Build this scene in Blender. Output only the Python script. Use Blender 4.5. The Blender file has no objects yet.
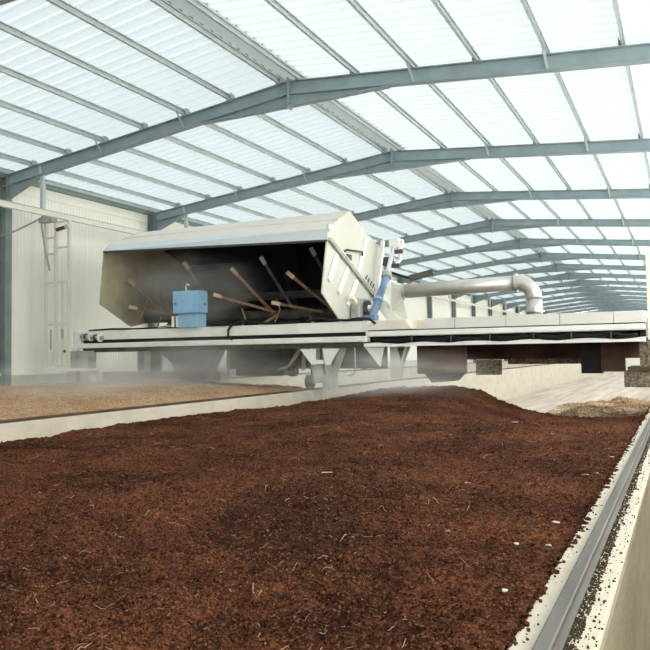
import bpy, math, random
import numpy as np
from mathutils import Matrix, Vector
random.seed(7); rng = np.random.default_rng(7)
scene = bpy.context.scene
C = scene.collection

# ---------------------------------------------------------------- camera
FPX, YAW, PITCH, ROLL, EYE = 702.55, .4719, .0427, -.014, 2.2
def camera():
    r = Vector((math.cos(YAW), math.sin(YAW), 0)); fw = Vector((-math.sin(YAW), math.cos(YAW), 0)); u = Vector((0, 0, 1))
    F = fw*math.cos(PITCH) + u*math.sin(PITCH); u2 = u*math.cos(PITCH) - fw*math.sin(PITCH)
    R = r*math.cos(ROLL) + u2*math.sin(ROLL); U = u2*math.cos(ROLL) - r*math.sin(ROLL)
    cd = bpy.data.cameras.new('camera'); cd.sensor_width = 36; cd.sensor_height = 36; cd.lens = FPX/650*36
    cd.clip_start = .05; cd.clip_end = 500
    o = bpy.data.objects.new('camera', cd); C.objects.link(o)
    m = Matrix((R, U, -F)).transposed().to_4x4(); m.translation = (0, 0, EYE)
    o.matrix_world = m; scene.camera = o
camera()

# ---------------------------------------------------------------- world, sun, exposure
w = bpy.data.worlds.new('overcast_sky'); scene.world = w; w.use_nodes = True
bg = w.node_tree.nodes['Background']; bg.inputs[0].default_value = (.95, .98, 1, 1); bg.inputs[1].default_value = 2.0
sd = bpy.data.lights.new('sun', 'SUN'); sd.energy = 13.0; sd.angle = math.radians(50); sd.color = (1, .97, .90)
so = bpy.data.objects.new('sun', sd); C.objects.link(so)
so.rotation_euler = Vector((-.88, .22, -.40)).to_track_quat('-Z', 'Y').to_euler()
vs = scene.view_settings
vs.view_transform = 'Standard'; vs.look = 'None'; vs.exposure = .26; vs.gamma = 1; vs.use_curve_mapping = False
scene.cycles.use_denoising = True
scene.cycles.max_bounces = 10; scene.cycles.diffuse_bounces = 5; scene.cycles.transmission_bounces = 6
scene.cycles.volume_bounces = 1; scene.cycles.sample_clamp_indirect = 6

# ---------------------------------------------------------------- materials
def nt(name):
    m = bpy.data.materials.new(name); m.use_nodes = True
    return m, m.node_tree.nodes, m.node_tree.links
def mat(name, col, rough=.6, metal=0, var=.12, scale=3, bump=0, bscale=40, col2=None, amount=.5, spec=.3, stretch=None):
    """principled surface whose colour wanders between col and a darker or second colour through noise"""
    m, N, L = nt(name); b = N['Principled BSDF']
    b.inputs['Roughness'].default_value = rough; b.inputs['Metallic'].default_value = metal
    b.inputs['Specular IOR Level'].default_value = spec
    tc = N.new('ShaderNodeTexCoord'); src = tc.outputs['Object']
    if stretch:
        mp = N.new('ShaderNodeMapping'); mp.inputs['Scale'].default_value = stretch; L.new(src, mp.inputs[0]); src = mp.outputs[0]
    n = N.new('ShaderNodeTexNoise'); n.inputs['Scale'].default_value = scale; n.inputs['Detail'].default_value = 6; n.inputs['Roughness'].default_value = .6
    L.new(src, n.inputs['Vector'])
    rp = N.new('ShaderNodeValToRGB')
    c2 = col2 or tuple(c*(1-var*2) for c in col)
    rp.color_ramp.elements[0].position = amount-.18; rp.color_ramp.elements[1].position = amount+.18
    rp.color_ramp.elements[0].color = (*c2, 1); rp.color_ramp.elements[1].color = (*col, 1)
    L.new(n.outputs[0], rp.inputs[0]); L.new(rp.outputs[0], b.inputs['Base Color'])
    if bump:
        n2 = N.new('ShaderNodeTexNoise'); n2.inputs['Scale'].default_value = bscale; n2.inputs['Detail'].default_value = 5
        L.new(src, n2.inputs['Vector'])
        bp = N.new('ShaderNodeBump'); bp.inputs['Strength'].default_value = bump; bp.inputs['Distance'].default_value = .02
        L.new(n2.outputs[0], bp.inputs['Height']); L.new(bp.outputs[0], b.inputs['Normal'])
    return m
def sheet_mat(name, tcol, refl=.25):
    m, N, L = nt(name); N.remove(N['Principled BSDF'])
    out = N['Material Output']
    t = N.new('ShaderNodeBsdfTranslucent'); t.inputs[0].default_value = (*tcol, 1)
    d = N.new('ShaderNodeBsdfDiffuse'); d.inputs[0].default_value = (.8, .84, .84, 1)
    tc = N.new('ShaderNodeTexCoord'); n = N.new('ShaderNodeTexNoise'); n.inputs['Scale'].default_value = .6; n.inputs['Detail'].default_value = 4
    L.new(tc.outputs['Object'], n.inputs['Vector'])
    mr = N.new('ShaderNodeMapRange'); mr.inputs['To Min'].default_value = refl-.06; mr.inputs['To Max'].default_value = refl+.06
    L.new(n.outputs[0], mr.inputs[0])
    mx = N.new('ShaderNodeMixShader'); L.new(mr.outputs[0], mx.inputs[0]); L.new(t.outputs[0], mx.inputs[1]); L.new(d.outputs[0], mx.inputs[2])
    L.new(mx.outputs[0], out.inputs[0])
    return m
M = {}
M['sheet'] = sheet_mat('translucent roof sheet', (.240, .280, .293), .22)
M['wall_sheet'] = sheet_mat('clear side wall sheet', (.95, .95, .91), .08)
M['sheet_rib'] = sheet_mat('clearer sheet rib', (.365, .39, .395), .15)
M['steel'] = mat('blue grey painted steel', (.26, .335, .36), .5, 0, .1, 2, spec=.4)
M['galv'] = mat('galvanised purlin', (.47, .53, .53), .45, .1, .08, 3)
M['galv_dark'] = mat('green grey column paint', (.24, .29, .28), .5, 0, .15, 2)
M['cream'] = mat('cream wall sheet', (.88, .86, .78), .55, 0, .03, .5)
M['ridge'] = sheet_mat('milky ridge capping', (.44, .46, .45), .3)
M['skirt'] = mat('grey concrete skirt', (.66, .65, .60), .85, 0, .1, 1.2, .2, 30)
M['concrete'] = mat('pale trough concrete', (.54, .495, .415), .85, 0, .1, 2.5, .25, 25, (.43, .38, .30), .42)
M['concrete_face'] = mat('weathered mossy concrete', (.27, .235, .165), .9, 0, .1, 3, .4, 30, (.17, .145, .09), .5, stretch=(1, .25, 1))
M['floor'] = mat('pale concrete floor', (.60, .53, .45), .9, 0, .08, 1.6, .2, 20, (.36, .29, .23), .45, stretch=(1.4, .10, 1))
M['rail'] = mat('worn rail steel', (.15, .14, .135), .5, .3, .15, 8, col2=(.08, .07, .06), stretch=(1, .1, 1))
M['white'] = mat('dusty white paint', (.80, .80, .76), .5, 0, .08, 2.2, .05, 30, (.66, .64, .58), .38)
M['hood'] = mat('cream hood paint', (.74, .72, .65), .5, 0, .05, 1.3, 0, 30, (.66, .61, .54), .38)
M['hood_top'] = mat('pinkish white hood roof', (.80, .70, .62), .55, 0, .05, 1.1, col2=(.76, .72, .65), amount=.45)
M['fascia'] = mat('bluish white fascia', (.66, .72, .76), .45, 0, .04, 1)
M['cover'] = mat('light grey cover', (.70, .69, .65), .5, 0, .04, 1.5)
M['plate'] = mat('pale grey green plate paint', (.56, .555, .49), .55, 0, .05, 1.2)
M['rib_white'] = mat('bright white rib', (.97, .97, .93), .5, 0, .02, 4)
M['tan'] = mat('dusty tan plate', (.50, .45, .32), .7, 0, .1, 1.6, .1, 20, (.33, .29, .2), .45)
M['grime_shade'] = mat('black grime and hood shade', (.016, .017, .024), .8, 0, .2, 2)  # grime plus the hood's inner shade, put into the colour
M['dark'] = mat('dark dirty steel', (.10, .095, .085), .7, 0, .3, 3, .1, 20)
M['grey'] = mat('grey dirty paint', (.42, .42, .39), .6, 0, .2, 3, .1, 20, (.25, .24, .21), .42)
M['dusk'] = mat('grey brown grimy sheet', (.20, .175, .15), .8, 0, .2, 1.5, .1, 15, (.12, .10, .09), .5)
M['black'] = mat('black rubber and gap shade', (.012, .012, .014), .5, 0, .2, 6)  # also paints shade in the cover gap, beam web and opening
M['brown'] = mat('rusty brown plate', (.125, .07, .045), .75, 0, .3, 2.2, .15, 20, (.05, .03, .022), .48)
M['caked'] = mat('dust caked steel', (.34, .27, .2), .9, 0, .3, 22, .8, 30, (.035, .028, .024), .5)
M['tine'] = mat('worn brown tine', (.36, .21, .12), .6, 0, .25, 6, .1, 30)
M['tine_tip'] = mat('scuffed bare tine tip', (.72, .55, .38), .5, 0, .2, 8)
M['blue'] = mat('light blue paint', (.30, .52, .72), .45, 0, .06, 3, col2=(.24, .44, .63))
M['blue_cyl'] = mat('blue cylinder paint', (.17, .27, .41), .4, 0, .1, 5)
M['chrome'] = mat('bright cylinder rod', (.8, .82, .84), .2, .6, .05, 5)
M['duct'] = mat('aluminium duct', (.56, .54, .50), .36, .5, .06, 3)
M['stone'] = mat('pale plaster', (.9, .8, .62), .8, 0, .05, 3)
M['straw'] = mat('dry straw', (.42, .27, .17), .8, 0, .2, 9)
M['scrap'] = mat('off white scrap', (.50, .42, .36), .8, 0, .15, 20)
def compost_mat(name, a, b, c, pale, fine=95, mott=1):
    m, N, L = nt(name); p = N['Principled BSDF']; p.inputs['Roughness'].default_value = .95; p.inputs['Specular IOR Level'].default_value = .08
    tc = N.new('ShaderNodeTexCoord')
    def noise(s, d=5):
        n = N.new('ShaderNodeTexNoise'); n.inputs['Scale'].default_value = s; n.inputs['Detail'].default_value = d; n.inputs['Roughness'].default_value = .62
        L.new(tc.outputs['Object'], n.inputs['Vector']); return n
    n1 = noise(1.1, 3); r1 = N.new('ShaderNodeValToRGB'); e = r1.color_ramp.elements
    e[0].position = .38; e[0].color = (*a, 1); e[1].position = .64; e[1].color = (*b, 1)
    L.new(n1.outputs[0], r1.inputs[0])
    n2 = noise(fine); r2 = N.new('ShaderNodeValToRGB'); e = r2.color_ramp.elements
    e[0].position = .38; e[0].color = (*c, 1); e[1].position = .57; e[1].color = (1, 1, 1, 1)
    L.new(n2.outputs[0], r2.inputs[0])
    mx = N.new('ShaderNodeMix'); mx.data_type = 'RGBA'; mx.blend_type = 'MULTIPLY'; mx.inputs[0].default_value = 1
    L.new(r1.outputs[0], mx.inputs[6]); L.new(r2.outputs[0], mx.inputs[7])
    n5 = noise(fine*.36, 4); r5 = N.new('ShaderNodeValToRGB'); e = r5.color_ramp.elements
    e[0].position = .36; e[0].color = (.45, .42, .40, 1); e[1].position = .62; e[1].color = (1.25, 1.22, 1.18, 1)
    L.new(n5.outputs[0], r5.inputs[0])
    mx5 = N.new('ShaderNodeMix'); mx5.data_type = 'RGBA'; mx5.blend_type = 'MULTIPLY'; mx5.inputs[0].default_value = mott
    L.new(mx.outputs[2], mx5.inputs[6]); L.new(r5.outputs[0], mx5.inputs[7]); mx = mx5
    n3 = noise(fine*1.1, 2); r3 = N.new('ShaderNodeValToRGB'); e = r3.color_ramp.elements
    e[0].position = .66; e[0].color = (0, 0, 0, 1); e[1].position = .74; e[1].color = (1, 1, 1, 1)
    L.new(n3.outputs[0], r3.inputs[0])
    m2 = N.new('ShaderNodeMix'); m2.data_type = 'RGBA'; m2.inputs[7].default_value = (*pale, 1)
    L.new(r3.outputs[0], m2.inputs[0]); L.new(mx.outputs[2], m2.inputs[6]); L.new(m2.outputs[2], p.inputs['Base Color'])
    n4 = noise(fine*.8, 6); bp = N.new('ShaderNodeBump'); bp.inputs['Strength'].default_value = 1; bp.inputs['Distance'].default_value = .02
    L.new(n4.outputs[0], bp.inputs['Height']); L.new(bp.outputs[0], p.inputs['Normal'])
    return m
M['compost'] = compost_mat('red brown compost', (.066, .0235, .013), (.178, .068, .032), (.14, .11, .10), (.42, .25, .15))
M['crumb'] = mat('lighter crumb', (.17, .066, .032), .95, 0, .2, 30, .5, 60, (.10, .038, .019), .5, spec=.08)
M['dirt_shade'] = mat('dark dry dirt', (.075, .06, .04), .95, 0, .2, 30, spec=.05)
M['compost_far'] = compost_mat('dry ochre compost', (.42, .26, .15), (.52, .36, .23), (.6, .55, .5), (.6, .45, .32), 40, .3)
M['compost_pale'] = compost_mat('pale dry compost', (.36, .23, .14), (.66, .54, .39), (.45, .38, .3), (.75, .66, .5), 22, .4)

# ---------------------------------------------------------------- mesh helpers
class MB:
    def __init__(s): s.v = []; s.f = []; s.m = []
    def add(s, vs, fs, mi=0):
        o = len(s.v); s.v += [tuple(map(float, p)) for p in vs]; s.f += [tuple(i+o for i in f) for f in fs]; s.m += [mi]*len(fs); return s
    def box(s, x0, x1, y0, y1, z0, z1, mi=0):
        return s.add([(x, y, z) for z in (z0, z1) for y in (y0, y1) for x in (x0, x1)],
                     [(0, 2, 3, 1), (4, 5, 7, 6), (0, 1, 5, 4), (2, 6, 7, 3), (0, 4, 6, 2), (1, 3, 7, 5)], mi)
    def loft(s, A, B, mi=0):
        n = len(A)
        return s.add(list(A)+list(B), [tuple(range(n))[::-1], tuple(range(n, 2*n))] + [(i, (i+1) % n, n+(i+1) % n, n+i) for i in range(n)], mi)
    def px(s, poly, x0, x1, mi=0): return s.loft([(x0, y, z) for y, z in poly], [(x1, y, z) for y, z in poly], mi)
    def py(s, poly, y0, y1, mi=0): return s.loft([(x, y0, z) for x, z in poly], [(x, y1, z) for x, z in poly], mi)
    def tube(s, path, r, n=8, mi=0, caps=True):
        P = [Vector(p) for p in path]; rs = r if isinstance(r, (list, tuple)) else [r]*len(P)
        rings = []; ref = None
        for i, p in enumerate(P):
            t = (P[min(i+1, len(P)-1)] - P[max(i-1, 0)]).normalized()
            if ref is None: ref = t.orthogonal().normalized()
            ref = (ref - t*ref.dot(t)).normalized(); b = t.cross(ref)
            rings.append([p + (ref*math.cos(2*math.pi*k/n) + b*math.sin(2*math.pi*k/n))*rs[i] for k in range(n)])
        fs = [(i*n+k, i*n+(k+1) % n, (i+1)*n+(k+1) % n, (i+1)*n+k) for i in range(len(P)-1) for k in range(n)]
        if caps: fs += [tuple(range(n))[::-1], tuple(range((len(P)-1)*n, len(P)*n))]
        return s.add([tuple(v) for r_ in rings for v in r_], fs, mi)
    def bar(s, a, b, wx, wz, mi=0):
        """square bar from a to b"""
        a, b = Vector(a), Vector(b); t = (b-a).normalized()
        u = t.cross(Vector((0, 1, 0)) if abs(t.y) < .9 else Vector((1, 0, 0))).normalized(); v = t.cross(u)
        q = [u*i*wx/2 + v*j*wz/2 for i, j in ((-1, -1), (1, -1), (1, 1), (-1, 1))]
        return s.loft([a+d for d in q], [b+d for d in q], mi)
    def mesh(s, name, mats):
        me = bpy.data.meshes.new(name); me.from_pydata(s.v, [], s.f)
        for m in (mats if isinstance(mats, (list, tuple)) else [mats]): me.materials.append(M[m])
        if any(s.m): me.polygons.foreach_set('material_index', s.m)
        me.update(); return me
def tag(o, label=None, cat=None, group=None, kind=None):
    for k, v in (('label', label), ('category', cat), ('group', group), ('kind', kind)):
        if v: o[k] = v
    return o
def link(name, me, parent=None, loc=(0, 0, 0), smooth=False, bevel=0):
    o = bpy.data.objects.new(name, me); C.objects.link(o); o.location = loc
    if parent: o.parent = parent
    if smooth and me: me.polygons.foreach_set('use_smooth', [True]*len(me.polygons))
    if bevel:
        b = o.modifiers.new('bevel', 'BEVEL'); b.width = bevel; b.segments = 2; b.limit_method = 'ANGLE'
    return o
def mk(name, mb, mats, parent=None, smooth=False, bevel=0, **kw):
    o = link(name, mb.mesh(name, mats), parent, smooth=smooth, bevel=bevel)
    if parent: # parents may stand away from the origin: geometry is given in world coordinates
        p = parent; off = Vector()
        while p: off += Vector(p.location); p = p.parent
        o.location = -off
    return tag(o, **kw)
def empty(name, loc, label=None, cat=None, group=None, kind=None):
    o = bpy.data.objects.new(name, None); C.objects.link(o); o.location = loc; o.empty_display_size = .2
    return tag(o, label, cat, group, kind)

# ---------------------------------------------------------------- dimensions (metres)
XR, ZR, S = -7.424, 8.117, .1007          # ridge x, rafter top at the ridge, roof pitch
XL, XRT = -16.40, 1.55                    # column lines
Y1, BAY = 13.01, 6.0                      # first frame in view, frame spacing
K0, K1 = -3, 15
YA, YB = Y1+BAY*K0-.6, Y1+BAY*K1+.6
TOP = 1.40                                # trough walls
def roof_z(x): return ZR - S*abs(x-XR)

# ---------------------------------------------------------------- setting
mk('floor', MB().box(-17.0, 2.2, YA-4, YB+1, -.15, 0), 'floor', kind='structure')
def wall_left():
    zt = roof_z(XL) - .02
    skirt = mk('wall_left', MB().box(XL-.42, XL-.18, YA, YB, 0, 1.82), 'skirt', kind='structure')
    W = .96; mb = MB(); pr = []
    for k in range(8):
        y = k*.12; pr += [(y, 0), (y+.072, 0), (y+.084, .009), (y+.108, .009)]
    pr.append((W, 0))
    for (a, da), (b, db) in zip(pr, pr[1:]):
        mb.add([(da, a, 0), (db, b, 0), (db, b, zt-1.80), (da, a, zt-1.80)], [(0, 1, 2, 3)])
    mb.box(-.03, -.012, 0, W, 0, zt-1.80)
    me = mb.mesh('wall_panel', 'cream'); y = YA
    while y < YB-.5:
        o = link('wall_panel', me, skirt, (XL-.2, y, 1.80)); y += W
    mk('drip_flashing', MB().box(XL-.22, XL-.13, YA, YB, 1.76, 1.83), 'cream', skirt)
    mk('eave_gutter', MB().px([(0, 0), (0, 1)], 0, 1) if False else MB().box(XL-.22, XL-.02, YA, YB, zt-.02, zt+.10), 'galv_dark', skirt)
    mk('eave_flashing', MB().box(XL-.21, XL-.16, YA, YB, zt-.30, zt-.02), 'cream', skirt)
wall_left()
def wall_right():
    zt = roof_z(XRT)+.05
    sk = mk('wall_right', MB().box(XRT+.18, XRT+.42, YA, YB, 0, 2.4), 'skirt', kind='structure')  # unseen side wall, its tall skirt and clear sheets shaped to steer interior light
    W = 1.2; mb = MB(); pr = []
    for k in range(4):
        y = k*.3; pr += [(y, 0), (y+.22, 0), (y+.24, .035), (y+.28, .035)]
    pr.append((W, 0))
    for i, ((a, da), (b, db)) in enumerate(zip(pr, pr[1:])):
        mb.add([(da, a, 0), (db, b, 0), (db, b, zt-2.4), (da, a, zt-2.4)], [(0, 1, 2, 3)], 1 if i % 4 == 2 else 0)
    me = mb.mesh('wall_panel', ['wall_sheet', 'sheet_rib']); y = YA
    while y < YB-.5:
        link('wall_panel', me, sk, (XRT+.2, y, 2.4)); y += W
wall_right()
mk('wall_back', MB().py([(XL-.4, 0), (XRT+.4, 0), (XRT+.4, roof_z(XRT)), (XR, ZR+.1), (XL-.4, roof_z(XL))], YB, YB+.12), 'cream', kind='structure')

mk('wall_front_unseen', MB().py([(XL-.4, 0), (XRT+.4, 0), (XRT+.4, roof_z(XRT)), (XR, ZR+.1), (XL-.4, roof_z(XL))], YA-.12, YA), 'cream', kind='structure')  # unseen gable, added behind the camera to darken the foreground
def roof():
    root = empty('ceiling', (XR, YA, ZR), kind='structure')
    W = .9; L = XRT-XR+.35
    for sgn in (-1, 1):
        mb = MB(); pr = []
        for k in range(3):
            y = k*.3; pr += [(y, 0), (y+.20, 0), (y+.225, .04), (y+.275, .04)]
        pr.append((W, 0))
        for i, ((a, da), (b, db)) in enumerate(zip(pr, pr[1:])):
            q = [(sgn*.255, a, da-S*.255), (sgn*.255, b, db-S*.255), (sgn*L, b, db-S*L), (sgn*L, a, da-S*L)]
            mb.add(q, [(0, 1, 2, 3) if sgn > 0 else (3, 2, 1, 0)], 1 if i % 4 else 0)
        me = mb.mesh('roof_sheet', ['sheet', 'sheet_rib']); n = int((YB-YA)/W)+1
        for k in range(n):
            link('roof_sheet', me, root, (0, k*W, .175))
    yl = YB-YA
    mk('ridge_cap', MB().loft([(XR-.30, YA, ZR+.19), (XR, YA, ZR+.27), (XR+.30, YA, ZR+.19), (XR+.30, YA, ZR+.18), (XR, YA, ZR+.255), (XR-.30, YA, ZR+.18)],
                              [(XR-.30, YB, ZR+.19), (XR, YB, ZR+.27), (XR+.30, YB, ZR+.19), (XR+.30, YB, ZR+.18), (XR, YB, ZR+.255), (XR-.30, YB, ZR+.18)]), 'ridge', root)
    for sgn in (-1, 1):       # C purlins: web and two lips
        mb = MB(); h, wd, t = .13, .05, .006
        mb.box(-t/2, t/2, 0, yl, 0, h); mb.box(0, wd*-sgn if sgn < 0 else wd, 0, yl, 0, t); mb.box(0, wd*-sgn if sgn < 0 else wd, 0, yl, h-t, h)
        mb.box(wd-t, wd, 0, yl, 0, .02); mb.box(wd-t, wd, 0, yl, h-.02, h)
        me = mb.mesh('purlin', 'galv')
        for d in NODES:
            link('purlin', me, root, (sgn*d, 0, -S*d))
NODES = (.25, 1.54, 2.81, 4.08, 5.36, 6.63, 7.90, 8.80)
roof()

# ---------------------------------------------------------------- steel portal frames
def i_beam(mb, top, dz0, dz1, w=.17, tf=.016, tw=.012):
    """I section in the x-z plane from top[0] to top[1]; depth dz0 to dz1"""
    (xa, za), (xb, zb) = top
    def slab(za0, za1, zb0, zb1, hw): mb.loft([(xa, -hw, za0), (xa, hw, za0), (xa, hw, za1), (xa, -hw, za1)], [(xb, -hw, zb0), (xb, hw, zb0), (xb, hw, zb1), (xb, -hw, zb1)])
    slab(za-tf, za, zb-tf, zb, w/2); slab(za-dz0, za-dz0+tf, zb-dz1, zb-dz1+tf, w/2); slab(za-dz0+tf, za-tf, zb-dz1+tf, zb-tf, tw/2)
def frames():
    me = {}
    for sgn, e, nm in ((-1, XL, 'l'), (1, XRT, 'r')):
        mb = MB(); i_beam(mb, ((XR, ZR), (e, roof_z(e))), .30, .30); me['rafter'+nm] = mb.mesh('rafter', 'steel')
        mb = MB(); x1 = XR+sgn*2.3
        z0, z1 = ZR-.30, roof_z(x1)-.30
        mb.loft([(XR, -.006, z0), (XR, .006, z0), (XR, .006, z0-.24), (XR, -.006, z0-.24)], [(x1, -.006, z1), (x1, .006, z1), (x1, .006, z1-.004), (x1, -.006, z1-.004)])
        mb.loft([(XR, -.085, z0-.24), (XR, .085, z0-.24), (XR, .085, z0-.256), (XR, -.085, z0-.256)], [(x1, -.085, z1), (x1, .085, z1), (x1, .085, z1-.016), (x1, -.085, z1-.016)])
        me['apex'+nm] = mb.mesh('apex_haunch', 'steel')
        mb = MB(); x0 = e; x1 = e-sgn*1.45; z0, z1 = roof_z(x0)-.30, roof_z(x1)-.30
        mb.loft([(x0, -.006, z0), (x0, .006, z0), (x0, .006, z0-.36), (x0, -.006, z0-.36)], [(x1, -.006, z1), (x1, .006, z1), (x1, .006, z1-.004), (x1, -.006, z1-.004)])
        mb.loft([(x0, -.085, z0-.36), (x0, .085, z0-.36), (x0, .085, z0-.376), (x0, -.085, z0-.376)], [(x1, -.085, z1), (x1, .085, z1), (x1, .085, z1-.016), (x1, -.085, z1-.016)])
        me['eave'+nm] = mb.mesh('eave_haunch', 'steel')
        mb = MB(); hh = roof_z(e)+.06
        for d in (-.15, .135): mb.box(e+d, e+d+.015, -.1, .1, 0, hh)
        mb.box(e-.135, e+.135, -.006, .006, 0, hh); mb.box(e-.2, e+.2, -.16, .16, 0, .02)
        for zz in (roof_z(e)-.32, roof_z(e)-.68): mb.box(e-.135, e+.135, -.09, .09, zz-.006, zz+.006)
        me['column'+nm] = mb.mesh('column', 'galv_dark')
        # fly brace from purlin down to the lower flange
        mb = MB(); d = 2.81; x = XR+sgn*d; mb.bar((x, -.34, roof_z(x)+.03), (x+sgn*.03, -.03, roof_z(x)-.27), .05, .012); mb2 = MB(); d = 5.36; x = XR+sgn*d
        mb2.bar((x, -.34, roof_z(x)+.03), (x+sgn*.03, -.03, roof_z(x)-.27), .05, .012)
        me['fly'+nm] = mb.mesh('fly_brace', 'galv'); me['fly2'+nm] = mb2.mesh('fly_brace', 'galv')
    mb = MB(); mb.box(XR-.016, XR-.001, -.095, .095, ZR-.60, ZR+.07); mb.box(XR+.001, XR+.016, -.095, .095, ZR-.60, ZR+.07)
    for zz in (.08, .2, .35, .5): mb.tube([(XR-.04, -.05, ZR-zz), (XR+.04, -.05, ZR-zz)], .014, 6); mb.tube([(XR-.04, .05, ZR-zz), (XR+.04, .05, ZR-zz)], .014, 6)
    me['plate'] = mb.mesh('apex_plate', 'steel')
    mb = MB(); mb.box(-.055, -.045, -.09, .09, 0, .17); mb.box(-.055, .055, -.09, .09, 0, .01); mb.add([(-.05, -.006, .01), (.055, -.006, .01), (-.05, -.006, .16), (-.05, .006, .01), (.055, .006, .01), (-.05, .006, .16)], [(0, 1, 2), (5, 4, 3), (0, 3, 4, 1), (1, 4, 5, 2)])
    me['cleat'] = mb.mesh('purlin_cleat', 'steel')
    order = {0: 'nearest steel portal frame in view, spanning above the tilted hood', 1: 'second steel portal frame from the camera, rising behind the hood',
             2: 'third steel portal frame from the camera, its apex right of the hood'}
    words = 'first second third fourth fifth sixth seventh eighth ninth tenth eleventh twelfth thirteenth fourteenth fifteenth sixteenth'.split()
    for k in range(K0, K1+1):
        y = Y1+BAY*k
        if k < 0: lab = {-1: 'steel portal frame just in front of the nearest one in view', -2: 'steel portal frame passing over the viewer', -3: 'steel portal frame at the gable behind the viewer'}[k]
        else: lab = order.get(k, '%s steel portal frame from the camera, blue grey, under the translucent roof' % words[k])
        root = empty('portal_frame', (0, y, 0), lab, 'roof frame', 'steel portal frames')
        for nm in ('l', 'r'):
            link('column', me['column'+nm], root); link('rafter', me['rafter'+nm], root)
            link('apex_haunch', me['apex'+nm], root); link('eave_haunch', me['eave'+nm], root)
            if k < 6: link('fly_brace', me['fly'+nm], root); link('fly_brace', me['fly2'+nm], root)
        link('apex_plate', me['plate'], root)
        if -1 <= k < 10:
            for sgn in (-1, 1):
                for d in NODES[:-1]:
                    o = link('purlin_cleat', me['cleat'], root, (XR+sgn*d, 0, roof_z(XR+sgn*d)))
                    if sgn < 0: o.rotation_euler.z = math.pi
frames()

# ---------------------------------------------------------------- trough walls and rails
mk('wall_trough_right', MB().box(-.456, -.231, YA, YB-1, 0, TOP, 0), 'concrete', kind='structure', bevel=.012)
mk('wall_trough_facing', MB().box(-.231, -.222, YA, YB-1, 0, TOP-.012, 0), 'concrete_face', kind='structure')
mk('wall_middle', MB().box(-7.75, -7.45, YA, YB-1, 0, TOP), 'concrete', kind='structure', bevel=.012)
mk('wall_trough_left', MB().box(-14.55, -14.25, YA, YB-1, 0, TOP), 'concrete', kind='structure', bevel=.012)
def rail(x, lab, h=.06, m='rail'):
    mb = MB(); z = TOP
    pr = [(-.028, 0), (.028, 0), (.028, .008), (.008, .014), (.008, h-.028), (.021, h-.02), (.021, h-.004), (.017, h), (-.017, h), (-.021, h-.004), (-.021, h-.02), (-.008, h-.028), (-.008, .014), (-.028, .008)]
    mb.py([(x+a, z+b) for a, b in pr], YA, YB-1)
    mk('crane_rail', mb, m, label=lab, cat='rail', group='machine rails on the trough walls')
rail(-.343, 'steel rail along the wall at the right edge, beside the compost')
rail(-7.66, 'steel rail along the middle wall between the two troughs', .04, 'brown')
rail(-14.4, 'steel rail on the low wall beside the cream building wall')

# ---------------------------------------------------------------- heaps
def hashn(ix, iy, seed):
    h = (ix.astype(np.int64)*374761393 + iy.astype(np.int64)*668265263 + seed*1442695041) & 0xffffffff
    h = ((h ^ (h >> 13))*1274126177) & 0xffffffff
    return ((h ^ (h >> 16)) & 0xffff)/65535.
def vn(x, y, seed):
    ix, iy = np.floor(x), np.floor(y); fx, fy = x-ix, y-iy; fx = fx*fx*(3-2*fx); fy = fy*fy*(3-2*fy)
    a, b, c, d = hashn(ix, iy, seed), hashn(ix+1, iy, seed), hashn(ix, iy+1, seed), hashn(ix+1, iy+1, seed)
    return (a*(1-fx)+b*fx)*(1-fy)+(c*(1-fx)+d*fx)*fy - .5
def ss(x, a, b):
    t = np.clip((x-a)/(b-a), 0, 1); return t*t*(3-2*t)
def base_a(X, Y):
    z = np.interp(X, [-7.45, -6.8, -2.5, -1, -.456], [1.215, 1.25, 1.33, 1.37, 1.385])
    prof = np.interp(X, [-7.45, -6.7, -6.0, -5.4, -4.3, -3.7, -3.2, -2.8, -2.3, -1.3, -.456], [1.17, 1.20, 1.36, 1.50, 1.53, 1.42, 1.25, 1.12, 1.0, .96, 1.02])
    t = ss(Y, 7.5, 13.2)
    z = z*(1-t) + prof*t
    z = z + .07*vn(X*.8, Y*.8, 1) + .035*vn(X*2.3, Y*2.3, 2)
    edge = 14.2 + .5*vn(X*1.3, X*0+3, 5)
    z = z - np.clip(Y-edge, 0, None)*.72
    return np.clip(z, .0, None)
def fine(X, Y, k=1):
    return k*(.036*vn(X*8, Y*8, 3) + .032*vn(X*19, Y*19, 4) + .024*vn(X*42, Y*42, 6))
def grid_obj(name, xs, ys, fn, m, **kw):
    X, Y = np.meshgrid(xs, ys); Z = fn(X, Y); n, k = X.shape
    co = np.stack([X, Y, Z], -1).reshape(-1, 3)
    i = np.arange(n*k).reshape(n, k); q = np.stack([i[:-1, :-1], i[:-1, 1:], i[1:, 1:], i[1:, :-1]], -1).reshape(-1, 4)
    me = bpy.data.meshes.new(name); me.vertices.add(len(co)); me.vertices.foreach_set('co', co.ravel())
    me.loops.add(q.size); me.loops.foreach_set('vertex_index', q.ravel().astype(np.int32))
    me.polygons.add(len(q)); me.polygons.foreach_set('loop_start', np.arange(0, q.size, 4, dtype=np.int32)); me.polygons.foreach_set('loop_total', np.full(len(q), 4, dtype=np.int32))
    me.update(calc_edges=True); me.validate(); me.materials.append(M[m]); me.polygons.foreach_set('use_smooth', [True]*len(q))
    return tag(link(name, me), **kw)
ys = [.2]
while ys[-1] < 16.4: ys.append(ys[-1] + .004 + .0062*ys[-1])
heap_fn = lambda X, Y: np.maximum(base_a(X, Y) + fine(X, Y)*ss(base_a(X, Y), .02, .2), .002)
grid_obj('compost_heap', np.linspace(-7.449, -.457, 560), np.array(ys), heap_fn, 'compost', label='dark red brown compost filling the near trough, heaped towards the machine', cat='compost', kind='stuff')
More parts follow.
